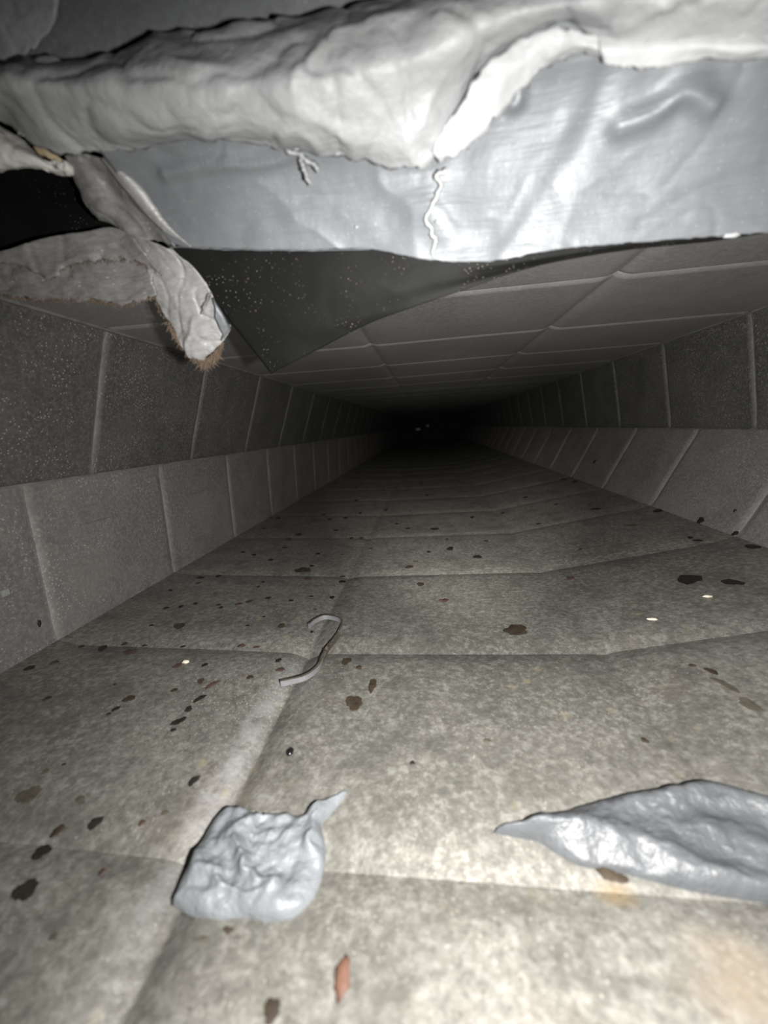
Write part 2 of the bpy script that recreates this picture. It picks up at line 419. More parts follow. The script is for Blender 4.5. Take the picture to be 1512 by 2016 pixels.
# ------------------------------------------------------------------ hits on the duct's own surfaces
SEGS = [('floor', (FLx, FLz), (KLx, KLz)), ('floor', (KLx, KLz), (KRx, KRz)), ('floor', (KRx, KRz), (FRx, FRz)),
        ('wall_left', (RLx, RLz), (FLx, FLz)), ('wall_left', (CLx, CLz), (RLx, RLz)), ('wall_right', (RRx, RRz), (FRx, FRz)), ('wall_right', (CRx, CRz), (RRx, RRz)), ('ceiling', (CLx, CLz), (CRx, CRz))]
def hit(px, py):
    d = ray(px, py); best = None
    for nm, a, b in SEGS:
        n = Vector((b[1]-a[1], 0, -(b[0]-a[0]))).normalized()
        dn = d.dot(n)
        if abs(dn) < 1e-9: continue
        t = Vector((a[0], 0, a[1])).dot(n)/dn
        if t <= 0: continue
        p = d*t; ab = Vector((b[0]-a[0], 0, b[1]-a[1])); s = (p-Vector((a[0], 0, a[1]))).dot(ab)/ab.length_squared
        if -.02 <= s <= 1.02 and (best is None or t < best[0]):
            if n.dot(p) > 0: n = -n
            best = (t, p, n, nm)
    return best[1], best[2], best[3]

# ------------------------------------------------------------------ dried drips: low crusts stuck on the sheets
def crust(seed):
    rnd = random.Random(seed); na, nr = 18, 3
    ph = [rnd.uniform(0, 6.28) for _ in range(4)]
    V = [(0, 0, 1)]; Fc = []
    for r in range(1, nr+1):
        for a in range(na):
            th = 6.2832*a/na; q = r/nr
            R = 1+.14*math.sin(2*th+ph[0])+.10*math.sin(3*th+ph[1])+.08*math.sin(5*th+ph[2])+.07*math.sin(8*th+ph[3])
            z = (1, .95, .7, -.6)[r]*(1+.25*rnd.uniform(-1, 1)) if r < nr else -.6
            V.append((R*q*math.cos(th), R*q*math.sin(th), z))
    for a in range(na): Fc.append((0, 1+a, 1+(a+1) % na))
    for r in range(nr-1):
        for a in range(na):
            i = 1+r*na+a; j = 1+r*na+(a+1) % na; Fc.append((i, i+na, j+na, j))
    return V, Fc
CR = {}
def crust_mesh(kind, v):
    if (kind, v) not in CR:
        V, Fc = crust(v*17+3); me = mesh('dried_drip', V, Fc); me.materials.append(M[kind]); CR[kind, v] = me
    return CR[kind, v]
ROOT = dict(floor=floor, wall_left=wall_left, wall_right=wall_right, ceiling=ceiling)
def drip(px, py, w, h, kind, ang=0.0):
    """a crust of w x h picture pixels; ang tilts its long side in the picture"""
    p, n, nm = hit(px, py)
    ca, sa = math.cos(math.radians(ang)), math.sin(math.radians(ang))
    a = hit(px+ca*w/2, py-sa*w/2)[0]-p; b = hit(px+sa*h/2, py+ca*h/2)[0]-p
    a -= n*a.dot(n); b -= n*b.dot(n)
    for v in (a, b):
        if v.length > .03: v *= .03/v.length
    k = {'faint': .0002, 'gloss': .0022}.get(kind, .0004)
    if abs(n.z) < .5: k = .0009
    if a.cross(b).dot(n) < 0: b = -b
    o = bpy.data.objects.new('dried_drip', crust_mesh(kind, random.randrange(6))); COL.objects.link(o)
    nn = n*(k if k > .25*min(a.length, b.length) or True else k)
    o.parent = ROOT[nm]
    o.matrix_local = Matrix(((a.x, b.x, nn.x, p.x+n.x*.0003), (a.y, b.y, nn.y, p.y+n.y*.0003), (a.z, b.z, nn.z, p.z+n.z*.0003), (0, 0, 0, 1)))
    for poly_me in (o.data,):
        poly_me.polygons.foreach_set('use_smooth', [True]*len(poly_me.polygons))
DR = [
 (77,1228,10,14,'dark',20),(161,1273,10,3,'dark',0),(202,1276,20,8,'dark',15),(256,1283,24,10,'rust',15),(246,1268,8,6,'rust',0),(286,1271,8,3,'brown',0),(58,1315,22,8,'dark',15),
 (107,1304,18,6,'brown',15),(353,1232,26,10,'brown',10),(298,1231,8,3,'dark',0),(487,1232,8,4,'dark',0),(520,1214,6,4,'dark',20),(554,1232,16,9,'brown',10),(476,1271,12,7,'rust',0),
 (506,1274,10,4,'rust',0),(361,1273,10,3,'dark',0),(548,1300,14,6,'dark',20),(403,1309,14,7,'dark',20),(349,1311,24,9,'rust',10),(552,1318,16,9,'rust',0),(492,1333,12,9,'brown',30),
 (395,1341,18,11,'rust',20),(417,1348,28,9,'rust',38),(343,1359,16,8,'brown',15),(393,1375,26,9,'dark',35),(371,1396,18,10,'dark',25),(351,1420,32,11,'dark',30),(341,1437,12,7,'dark',15),
 (254,1376,31,15,'brown',20),(228,1396,22,9,'dark',30),(214,1406,12,6,'dark',25),(93,1375,22,8,'brown',25),(226,1348,5,4,'dark',0),(381,1537,24,14,'dark',50),(571,1481,17,15,'gloss',0),
 (188,1620,30,18,'dark',50),(83,1678,40,20,'dark',38),(115,1636,38,10,'brown',42),(56,1565,64,22,'faint',30),(159,1575,20,16,'faint',40),(89,1519,18,8,'faint',35),(126,1505,10,5,'dark',30),
 (280,1620,14,11,'rust',30),(325,1600,14,11,'faint',40),(50,1752,68,28,'dark',38),(106,1845,14,15,'faint',0),(202,1717,16,8,'rust',60),(450,1831,16,20,'brown',70),(395,1850,12,30,'faint',80),
 (533,1102,10,4,'dark',5),(596,1122,28,11,'brown',10),(561,1078,10,4,'rust',0),(588,1052,12,5,'brown',15),(568,1061,14,4,'rust',8),(626,1090,9,4,'dark',5),(674,1092,8,3,'rust',0),
 (614,1114,8,4,'dark',5),(606,1139,11,5,'rust',0),(674,1145,11,6,'dark',15),(675,1135,9,4,'brown',5),(518,1146,6,3,'dark',0),(509,1155,6,3,'dark',0),(529,1177,11,4,'dark',10),
 (573,1182,9,4,'dark',0),(613,1174,8,3,'dark',0),(654,1176,10,5,'dark',15),(614,1244,6,4,'dark',0),(682,1302,20,12,'brown',0),(707,1314,10,9,'brown',0),(733,1349,16,26,'brown',0),
 (697,1383,37,27,'brown',10),(828,1150,16,7,'brown',0),(874,1182,16,8,'rust',-20),(806,1116,18,5,'brown',5),(818,1105,10,4,'faint',0),(886,1080,14,7,'dark',0),(940,1096,16,7,'dark',0),
 (844,1086,8,4,'dark',0),(856,1041,20,4,'dark',5),(803,1040,9,4,'dark',0),(930,1018,8,4,'dark',0),(841,975,7,3,'dark',0),(781,1031,7,3,'dark',0),(680,1020,10,3,'dark',5),(709,1010,7,3,'dark',0),
 (661,1044,8,3,'dark',0),(692,1059,7,3,'dark',0),(712,1059,7,3,'dark',0),(637,1013,8,3,'dark',0),(649,1022,9,3,'dark',0),(702,985,7,3,'dark',0),(1123,1138,18,6,'rust',0),(1016,1240,47,20,'brown',5),
 (1357,1140,54,17,'dark',0),(1442,1146,40,11,'dark',-20),(1173,1002,24,5,'dark',0),(1035,979,10,4,'dark',5),(1296,1005,17,9,'dark',0),(1379,1024,15,13,'dark',30),(1447,1050,14,9,'dark',20),
 (1482,1076,36,7,'dark',-10),(1447,1005,7,6,'dark',0),(1132,948,8,5,'dark',0),(1359,1058,14,4,'dark',0),(1374,1064,20,4,'dark',0),(1143,1081,6,3,'dark',0),(957,1065,8,5,'brown',0),
 (1363,1310,16,6,'brown',-20),(1402,1322,24,11,'brown',-40),(1432,1350,52,12,'faint',-42),(1478,1388,56,16,'faint',-42),(1171,908,7,5,'dark',30),(1110,943,10,3,'dark',0),(1095,993,10,3,'dark',0),
 (1245,1034,20,5,'faint',0),(812,1502,10,10,'dark',0),(1270,1458,17,10,'brown',-20),(1206,1724,52,26,'brown',0),(535,1990,44,58,'brown',0),(1060,1031,8,3,'dark',0),(730,1080,8,3,'brown',0),
 (520,1040,9,3,'dark',10),(548,1020,9,3,'dark',10),(500,1092,10,4,'dark',10),(478,1087,9,3,'dark',10),(430,1134,12,4,'dark',5),(395,1137,14,4,'dark',5),(336,1162,8,4,'dark',20),(327,1197,12,4,'dark',15),
 (356,1194,11,4,'dark',10),(385,1188,11,4,'dark',10),(435,1196,10,4,'dark',15),(430,1191,10,4,'brown',5),(470,1189,14,5,'rust',10),(490,1184,16,5,'rust',15),(527,1177,10,3,'dark',10),(390,1148,9,3,'brown',0),
 (760,1004,7,3,'dark',0),(880,1062,7,3,'brown',0),(990,1010,7,3,'dark',0),(755,965,6,2,'dark',0),(830,953,6,2,'dark',0),(905,948,6,2,'dark',0),(700,960,6,2,'dark',0),
 (960,1458,14,9,'faint',0),(620,1200,8,4,'faint',0),
]
for q in DR: drip(*q)

# thin scratches and a paint chip on the left wall
def scratch(parent, a, b, w):
    p, n, _ = hit(*a); q, _, _ = hit(*b); t = (q-p).normalized(); u = n.cross(t)*w; m = (p+q)/2
    V = [p+n*.0012, m+u+n*.0012, q+n*.0012, m-u+n*.0012, m+n*.0018]
    link('scratch', mesh('scratch', V, [(0, 1, 4), (1, 2, 4), (2, 3, 4), (3, 0, 4)]), M['lip'], parent, False)
for a, b in (((146, 1037), (236, 1012)), ((350, 981), (422, 959)), ((262, 1052), (283, 1092))): scratch(wall_left, a, b, .0006)
cp, cn, _ = hit(9, 1167)
V = [cp+cn*.0014+Vector((0, dy, dz)) for dy, dz in ((-.0035, -.0032), (.0035, -.0028), (.0032, .0034), (-.0034, .0030))]+[cp-cn*.0005+Vector((0, dy, dz)) for dy, dz in ((-.0037, -.0034), (.0037, -.003), (.0034, .0036), (-.0036, .0032))]
link('paint_chip', mesh('paint_chip', V, [(0, 1, 2, 3), (0, 4, 5, 1), (1, 5, 6, 2), (2, 6, 7, 3), (3, 7, 4, 0)]), M['chip'], wall_left, False)
# ------------------------------------------------------------------ sealant patches on the floor
def patch(name, outline, center, H, mat, hfun, rings=34, na=150):
    pts = [hit(*p)[0] for p in outline]; c = hit(*center)[0]
    bd = cr(pts+[pts[0]], na+1)[:-1]
    V = []; Fc = []
    for r in range(rings+1):
        q = r/rings
        for a in range(na):
            p = c.lerp(bd[a], q)
            z = hfun(q, a/na, p)*H
            if r == rings: z = -.0015
            V.append(Vector((p.x, p.y, p.z+z)))
    for r in range(rings):
        for a in range(na):
            i = r*na+a; j = r*na+(a+1) % na; Fc.append((i, j, j+na, i+na))
    me = mesh(name, V, Fc); bm = bmesh.new(); bm.from_mesh(me)
    bmesh.ops.remove_doubles(bm, verts=bm.verts, dist=1e-6); bmesh.ops.recalc_face_normals(bm, faces=bm.faces)
    bm.to_mesh(me); bm.free()
    if sum(p.normal.z*p.area for p in me.polygons) < 0: me.flip_normals()
    return link(name, me, mat)
def h_left(q, a, p):
    e = (1-q**5)**.6
    w = p+Vector((fbm(p*30), fbm(p*30+Vector((4, 4, 4))), 0))*.012
    lobes = .50+.40*noise.noise(w*30+Vector((2, 0, 0)))+.55*(1-min(1, abs(noise.noise(w*38)*3.0)))**2+.16*fbm(p*130, 4)+.25*math.exp(-((q-.86)/.12)**2)*(1 if p.y > .19 or p.x < -.1 else .3)
    # raised lip at the left and the back
    return e*max(.12, lobes)
sp = patch('sealant_patch', [(338,1778),(352,1742),(372,1705),(398,1655),(420,1615),(445,1594),(480,1597),(512,1610),(560,1607),(605,1608),(640,1594),(664,1576),(686,1558),(672,1580),(650,1606),(634,1624),(640,1660),(638,1700),(626,1745),(606,1782),(580,1806),(535,1817),(480,1808),(430,1812),(380,1800)],
           (505, 1700), .011, M['mastic'], h_left)
tag(sp, 'lumpy light grey sealant patch with a thin tail, on the floor left of centre', 'sealant')
LIP = [hit(*q)[0] for q in ((968,1638),(1060,1640),(1160,1652),(1260,1672),(1340,1705),(1420,1745),(1520,1775),(1680,1790))]
LIP = cr(LIP, 60)
RIDGE = cr([hit(*q)[0] for q in ((1060,1622),(1170,1600),(1290,1590),(1390,1580),(1512,1605),(1680,1660))], 60)
BUMP = hit(1375, 1655)[0]; BUMP2 = hit(1495, 1690)[0]
def h_right(q, a, p):
    e = (1-q**7)**.6
    dl = min((p-w).length for w in LIP); dr = min((p-w).length for w in RIDGE)
    db = math.hypot((p.x-BUMP.x)/.017, (p.y-BUMP.y)/.008); db2 = math.hypot((p.x-BUMP2.x)/.010, (p.y-BUMP2.y)/.010)
    h = .22+.50*math.exp(-(dl/.008)**2)+.95*math.exp(-(dr/.011)**2)*min(1, max(.12, (p.x-RIDGE[0].x)/.07))+.5*math.exp(-db*db)+.35*math.exp(-db2*db2)
    return e*max(.12, h*(.85+.3*noise.noise(p*30))+.10*fbm(p*110, 3))
sp2 = patch('sealant_patch', [(968,1638),(1010,1630),(1060,1619),(1110,1602),(1170,1586),(1250,1573),(1330,1566),(1382,1553),(1430,1566),(1500,1588),(1580,1610),(1660,1650),(1680,1720),(1640,1775),(1560,1782),(1470,1768),(1370,1752),(1290,1732),(1200,1710),(1140,1700),(1098,1678),(1060,1655),(1010,1646)],
            (1330, 1655), .016, M['mastic_dark'], h_right)
tag(sp2, 'long pointed dark grey sealant smear with shiny lip, on the floor at right edge', 'sealant')

# ------------------------------------------------------------------ bent metal strip lying on the floor
hook_px = [(608,1237),(622,1226),(640,1219),(658,1221),(671,1226),(674,1234),(668,1250),(657,1267),(645,1282),(635,1302),(628,1318),(615,1331),(600,1340),(578,1346),(553,1351)]
pts = cr([hit(*p)[0] for p in hook_px], 60)
def ribbon(name, pts, height, thick, mat, parent, lift=0.0, wob=0.0):
    V = []; n = len(pts)
    for i, p in enumerate(pts):
        t = (pts[min(i+1, n-1)]-pts[max(i-1, 0)]); t.z = 0; t.normalize(); s = Vector((-t.y, t.x, 0))
        h = height*(1+wob*noise.noise(p*300)); 
        for dx, dz in ((-.5, 0), (.5, 0), (.55, 1), (-.45, 1)):
            V.append(p+s*(dx*thick)+Vector((0, 0, lift+dz*h)))
    Fc = []
    for k in range(n-1):
        for q in range(4):
            a = k*4+q; b = k*4+(q+1) % 4; Fc.append((a, b, b+4, a+4))
    Fc += [(3, 2, 1, 0), tuple((n-1)*4+q for q in (0, 1, 2, 3))]
    me = mesh(name, V, Fc); bm = bmesh.new(); bm.from_mesh(me); bmesh.ops.recalc_face_normals(bm, faces=bm.faces); bm.to_mesh(me); bm.free()
    return link(name, me, mat, parent, smooth=False)
hk = empty('bent_strip', pts[30]); tag(hk, 'bent flat steel strip shaped like a hook lying on the floor', 'metal strip')
ribbon('strip', pts, .0052, .0011, M['strip'], hk)
ribbon('dark_edge', [p+Vector((0, 0, .0052)) for p in pts], .0007, .0019, M['residue'], hk)
ribbon('residue', [p+Vector((.0009, -.0006, .0008)) for p in pts[26:44]], .0044, .0022, M['residue'], hk, 0, .8)
def lump(name, p, r, mat, parent=None, seed=0, sq=(1, 1, .7), sub=2):
    bm = bmesh.new(); bmesh.ops.create_icosphere(bm, subdivisions=sub, radius=1)
    for v in bm.verts:
        k = 1+.35*noise.noise(v.co*1.7+Vector((seed, 0, 0)))+.15*noise.noise(v.co*4+Vector((0, seed, 0)))
        v.co = Vector((v.co.x*sq[0], v.co.y*sq[1], v.co.z*sq[2]))*r*k+p
    me = bpy.data.meshes.new(name); bm.to_mesh(me); bm.free()
    return link(name, me, mat, parent)
lump('burr', pts[37]+Vector((-.001, 0, .0035)), .0022, M['residue'], hk, 3, (1.2, 1, .9), 1)
lump('burr', pts[22]+Vector((-.001, 0, .004)), .0015, M['residue'], hk, 5, (1, 1, 1.2), 1)

cr_p = hit(366, 1306)[0]
tag(lump('crumb', cr_p+Vector((0, 0, .0018)), .0026, M['crumb'], None, 2, (1.4, 1, .7)), 'small cream crumb lying in a reddish stain on the left of the floor', 'crumb')
for px, py, lab, sd in ((1393, 1176, 'tiny curled white crumb on the floor just below the dark stain near the right wall', 4), (1284, 1221, 'tiny thin pale shaving on the floor right of the brown stain', 7)):
    q = hit(px, py)[0]
    tag(lump('crumb', q+Vector((0, 0, .0012)), .0032, M['crumb'], None, sd, (1.5, .6, .4)), lab, 'crumb')
fp = hit(675, 1927)[0]
fl = lump('rust_flake', fp+Vector((0, 0, .0010)), .0052, M['flake'], None, 8, (.62, 1.25, .18))
tag(fl, 'small orange brown rust flake on the floor at the bottom of the picture', 'flake')

# ------------------------------------------------------------------ the foil-wrapped edge over the opening
wrap = empty('foil_wrapped_edge', (0.05, .24, .16))
tag(wrap, 'silver foil insulation edge smeared with grey sealant hanging across the top', 'duct insulation')
def seg_line(pts): return cr([at(*q) for q in pts], 24)
FOLDS = [  # path over the foil, half width, height
    (seg_line([(845,322,.2185),(900,322,.2195),(960,318,.220),(1020,302,.220),(1080,285,.220),(1120,250,.219)]), .0045, .0042),
    (seg_line([(1225,250,.2225),(1290,218,.221),(1335,180,.219),(1362,178,.2185),(1400,205,.2195)]), .0050, .0055),
    (seg_line([(1000,110,.212),(985,150,.214),(965,200,.217)]), .0035, .0035),
    (seg_line([(1020,150,.214),(1018,200,.217),(1010,205,.217)]), .0030, .0030),
    (seg_line([(1190,150,.2155),(1160,250,.222),(1090,370,.233),(990,505,.246)]), .0060, -.0016),
    (seg_line([(1512,330,.236),(1380,372,.239),(1260,440,.244)]), .0030, -.0010),
    (seg_line([(330,340,.229),(420,322,.226),(520,320,.226),(580,300,.222)]), .0040, .0030),
]
def foil_extra(u, v, p):
    h = 0.0
    for L, w, k in FOLDS:
        if abs(p.x-L[12].x) > .08: continue
        m = min((p-q).length_squared for q in L)
        if m < 9*w*w: h += k*math.exp(-m/(w*w))
    return h
sheet('foil_face', [
    [(200,300,.212),(250,262,.212),(330,240,.212),(480,232,.212),(620,240,.212),(760,250,.212),(860,240,.210),(960,110,.203),(1080,40,.199),(1180,30,.200),(1300,60,.204),(1512,50,.206),(1720,20,.208),(2300,-40,.208)],
    [(226,335,.226),(275,330,.226),(350,318,.225),(480,320,.226),(620,330,.228),(760,340,.228),(860,330,.226),(960,250,.221),(1080,190,.217),(1180,185,.217),(1300,190,.219),(1512,180,.219),(1720,160,.219),(2300,100,.219)],
    [(262,390,.237),(310,398,.236),(370,400,.235),(480,405,.236),(620,410,.238),(760,415,.237),(860,420,.232),(960,380,.235),(1080,345,.234),(1180,335,.234),(1300,330,.234),(1512,318,.234),(1720,300,.234),(2300,240,.234)],
    [(335,476,.246),(355,484,.246),(375,487,.246),(480,491,.246),(600,492,.247),(720,490,.247),(850,512,.244),(960,515,.246),(1100,491,.246),(1250,478,.246),(1440,463,.246),(1512,457,.246),(1720,440,.246),(2300,380,.246)],
    ], 340, 90, M['foil'], wrap,   .0018, .0009, 22, .0007, 12, ragged=.0008, seed=1.3, extra=foil_extra)
# rounded bead of brushed sealant along the top
sheet('sealant_roll', [
    [(-620,195,.205),(-160,150,.205),(0,122,.205),(125,113,.205),(250,96,.205),(400,66,.205),(550,36,.205),(700,8,.205),(850,-25,.203),(1000,-60,.202),(1200,-100,.20),(1512,-150,.20),(1720,-190,.20),(2300,-250,.20)],
    [(-620,210,.190),(-160,165,.190),(0,140,.190),(125,135,.190),(250,122,.189),(400,98,.188),(550,72,.188),(700,50,.188),(850,20,.187),(1000,-15,.186),(1200,-50,.185),(1512,-90,.185),(1720,-120,.185),(2300,-180,.185)],
    [(-620,235,.186),(-160,190,.186),(0,165,.186),(125,170,.186),(250,170,.184),(400,160,.182),(550,150,.182),(700,140,.182),(850,95,.183),(1000,30,.184),(1200,0,.183),(1512,-20,.183),(1720,-40,.183),(2300,-100,.183)],
    [(-620,275,.198),(-160,230,.198),(0,205,.198),(110,240,.198),(235,255,.196),(350,250,.194),(500,240,.193),(640,245,.195),(770,235,.197),(880,150,.194),(1020,60,.192),(1200,35,.190),(1512,30,.190),(1720,20,.190),(2300,-40,.190)],
    [(-620,307,.211),(-160,262,.211),(0,238,.211),(95,292,.212),(232,302,.214),(320,278,.214),(450,272,.213),(590,292,.213),(690,306,.214),(800,330,.214),(862,300,.211),(900,205,.207),(985,110,.204),(1090,62,.203),(1185,88,.203),(1240,132,.205),(1360,122,.204),(1512,105,.204),(1720,90,.204),(2300,30,.204)],
    ], 400, 60, M['roll'], wrap, .0015, .0020, 30, .0020, 20, ragged=.0030, seed=4.1)
# white smear along the upper right
sheet('white_smear', [
    [(1180,60,.1985),(1260,50,.198),(1360,55,.198),(1470,70,.198),(1600,70,.198)],
    [(1182,95,.1975),(1260,90,.197),(1360,90,.197),(1470,95,.197),(1600,92,.197)],
    [(1190,128,.2015),(1260,136,.2015),(1350,124,.2015),(1420,116,.2015),(1600,110,.2015)],
    ], 60, 16, M['white'], wrap, .001, .0012, 60, ragged=.002, seed=2.2)
sheet('white_crest', [
    [(858,300,.2065),(884,235,.2035),(930,165,.2005),(985,105,.199),(1060,68,.198),(1130,60,.198),(1182,72,.198)],
    [(862,312,.209),(900,262,.206),(955,200,.204),(1010,140,.202),(1070,100,.2005),(1135,92,.200),(1186,98,.200)],
    [(868,322,.2135),(925,285,.2125),(970,235,.2105),(1030,175,.208),(1082,122,.2055),(1140,112,.2050),(1188,118,.205)],
    ], 70, 16, M['white'], wrap, .0008, .0022, 70, ragged=.0035, seed=3.2, ragged_first=.002)
# torn white seam down the middle
def ragged_line(name, pts, w, mat, parent, seed=0, n=90, t=.0015):
    P = cr([at(*p) for p in pts], n); V = []; Fc = []
    for i, p in enumerate(P):
        d = P[min(i+1, n-1)]-P[max(i-1, 0)]; out = -p.normalized(); s = d.cross(out).normalized()
        a = w*(.55+.9*abs(noise.noise(Vector((seed, i*.21, 0)))))*min(1, (n-1-i)/6+.3, i/6+.3); j = w*1.0*noise.noise(Vector((seed+7, i*.13, 2)))
        V += [p+s*(j-a), p+s*j*1.0+out*t, p+s*(j+a), p+s*j-out*t*.6]
    for k in range(n-1):
        for q in range(4):
            a = k*4+q; b = k*4+(q+1) % 4; Fc.append((a, b, b+4, a+4))
    Fc += [(3, 2, 1, 0), tuple((n-1)*4+q for q in (0, 1, 2, 3))]
    me = mesh(name, V, Fc); bm = bmesh.new(); bm.from_mesh(me); bmesh.ops.recalc_face_normals(bm, faces=bm.faces); bm.to_mesh(me); bm.free()
    return link(name, me, mat, parent)
ragged_line('torn_seam', [(880,330,.222),(862,345,.223),(866,362,.225),(860,385,.228),(852,405,.230),(838,432,.2325),(850,452,.235),(856,475,.2385),(850,508,.243)], .0017, M['white'], wrap, 5)
sheet('tape_fold', [
    [(196,312,.2262),(222,345,.2295),(250,380,.2335),(288,424,.2390),(322,455,.2425),(376,487,.2462)],
    [(208,308,.2232),(236,340,.2262),(264,372,.2300),(300,415,.2360),(330,448,.2400),(376,486,.2455)],
    [(226,304,.2255),(252,338,.2290),(282,372,.2325),(310,412,.2375),(338,448,.2415),(377,486,.2458)],
    ], 50, 8, M['torn_bright'], wrap, .0006, .0004, 90, seed=3)
ragged_line('hem', [(330,484,.2455),(420,490,.2455),(520,492,.2457),(600,493,.246),(660,492,.2462),(730,491,.2462)], .0005, M['foil'], wrap, 21, t=.0008)
d = ragged_line('sealant_drip', [(560,293,.2165),(578,300,.217),(596,312,.2175),(612,318,.218),(624,330,.2185),(628,342,.219)], .0018, M['roll'], wrap, 31, 30, .003)
ragged_line('sealant_drip', [(590,308,.2172),(596,325,.2182),(602,342,.219),(610,368,.2212)], .0016, M['roll'], wrap, 33, 30, .003)
lump('sealant_drip', at(862, 437, .2315), .0014, M['white'], wrap, 4)
lump('sealant_drip', at(702, 447, .240), .0010, M['white'], wrap, 6)
lump('sealant_drip', at(1441, 463, .2445), .0022, M['white'], wrap, 6, (1.9, .6, .6))
lump('sealant_drip', at(1418, 97, .2015), .0016, M['residue'], wrap, 9, (.5, .5, 1.1))

# left folds of the same foil, below the bead
fold = sheet('foil_fold', [
    [(128,306,.226),(150,306,.226),(180,306,.227),(210,316,.228)],
    [(150,365,.240),(178,368,.237),(215,365,.239),(262,392,.236)],
    [(175,412,.248),(212,418,.245),(260,425,.247),(315,445,.243)],
    [(222,443,.254),(258,462,.251),(300,474,.252),(345,484,.247)],
    ], 40, 40, M['torn'], wrap, .0012, .0012, 50, .0012, 30, ragged=.0015, seed=6.0)

# ------------------------------------------------------------------ black liner flap hanging behind the foil
flap = sheet('black_flap', [
    [(318,470,.262),(420,470,.262),(560,470,.262),(720,470,.262),(860,480,.262),(960,480,.262),(1100,470,.262),(1250,460,.262),(1400,452,.262),(1530,440,.262),(2000,390,.262)],
    [(360,520,.266),(440,520,.266),(560,518,.265),(720,512,.265),(850,520,.265),(950,522,.265),(1090,503,.264),(1250,480,.264),(1400,468,.264),(1530,448,.264),(2000,398,.264)],
    [(420,592,.275),(500,590,.274),(600,585,.272),(720,575,.270),(820,560,.269),(915,545,.268),(1060,516,.267),(1240,487,.266),(1400,472,.265),(1530,452,.265),(2000,402,.265)],
    [(480,668,.287),(530,662,.285),(610,650,.281),(720,622,.277),(810,590,.273),(910,562,.271),(1050,522,.269),(1240,490,.267),(1400,474,.266),(1530,454,.266),(2000,404,.266)],
    [(534,736,.300),(560,722,.297),(620,692,.290),(720,640,.281),(810,606,.275),(905,574,.272),(1050,526,.270),(1240,493,.268),(1400,476,.267),(1530,456,.267),(2000,406,.267)],
    ], 190, 50, M['black'], None, .0010, .0005, 20, .0003, 14, seed=8.0)
tag(flap, 'black liner sheet with a hanging corner below the silver foil edge', 'liner')
# ------------------------------------------------------------------ torn foil strip with a fibre edge
def fringe(name, pts, n, ln, mat, parent, spread=1.0, r=.00022, down=Vector((0, 0, -1)), seed=1):
    rnd = random.Random(seed); P = cr([at(*p) for p in pts], 200); V = []; Fc = []
    for k in range(n):
        p = P[rnd.randrange(200)]+Vector((rnd.uniform(-1, 1), rnd.uniform(-1, 1), rnd.uniform(-1, 1)))*.0012
        d = (down+Vector((rnd.uniform(-1, 1), rnd.uniform(-.6, .4), rnd.uniform(-1, .6)))*spread).normalized()*ln*rnd.uniform(.3, 1.2)
        s = d.cross(Vector((0, 1, .1))).normalized()*r; t = d.cross(s).normalized()*r; c = Vector((rnd.uniform(-1, 1), 0, rnd.uniform(-1, 1)))*ln*.25
        b = len(V); m = p+d*.5+c
        V += [p+s, p-s*.5+t, p-s*.5-t, m+s*.8, m-s*.4+t*.8, m-s*.4-t*.8, p+d]
        for a in range(3): Fc += [(b+a, b+(a+1) % 3, b+3+(a+1) % 3, b+3+a), (b+3+a, b+3+(a+1) % 3, b+6)]
    o = link(name, mesh(name, V, Fc), mat, parent); o['kind'] = 'stuff'; return o
tip = empty('torn_foil_strip', at(390, 560, .29)); tag(tip, 'pale torn foil strip hanging to a point with frayed brown fibre edge', 'torn foil')
def curl(u, v, p): return .0035*math.sin(v*9+u*2)*(v**1.5)
sheet('foil', [
    [(228,448,.2520),(262,462,.2501),(300,478,.2492),(335,492,.2501)],
    [(282,500,.2578),(310,505,.2549),(345,510,.2540),(382,528,.2559)],
    [(296,552,.2646),(335,550,.2607),(370,552,.2597),(412,575,.2617)],
    [(312,605,.2722),(350,605,.2684),(392,605,.2674),(438,622,.2694)],
    [(340,652,.2790),(368,652,.2761),(408,652,.2751),(456,640,.2751)],
    [(372,690,.2838),(388,698,.2819),(410,695,.2809),(442,668,.2790)],
    [(398,708,.2857),(402,710,.2857),(406,709,.2857),(416,700,.2848)],
    ], 44, 90, M['torn_bright'], tip, .0010, .0014, 45, .0016, 26, seed=11.0, extra=curl)
ragged_line('fold_crease', [(382,645,.2737),(395,618,.2689),(408,590,.2646),(416,575,.2617)], .0018, M['torn'], tip, 41, 40, .001)
sheet('curled_lip', [
    [(420,585,.2607),(436,610,.2650),(448,632,.2694),(455,645,.2722)],
    [(424,600,.2588),(440,625,.2631),(449,645,.2684),(450,655,.2713)],
    [(424,625,.2617),(434,650,.2674),(440,662,.2713),(436,672,.2751)],
    ], 24, 10, M['foil'], tip, .0008, .0005, 40, seed=2.0)
fringe('fibre_edge', [(330,632,.2771),(350,668,.2799),(372,692,.2833),(398,712,.2852),(420,703,.2843),(440,672,.2799)], 330, .0055, M['fibre'], tip, 1.0, .00022, seed=3)
fringe('fibre_edge', [(296,560,.2655),(312,606,.2722),(330,635,.2761)], 70, .0022, M['fibre'], tip, 1.0, .0002, seed=4)
fringe('fibre_tip', [(376,690,.2838),(388,702,.2850),(400,712,.2855),(414,704,.285),(428,692,.2835)], 200, .0085, M['fibre'], tip, .9, .00022, seed=9)
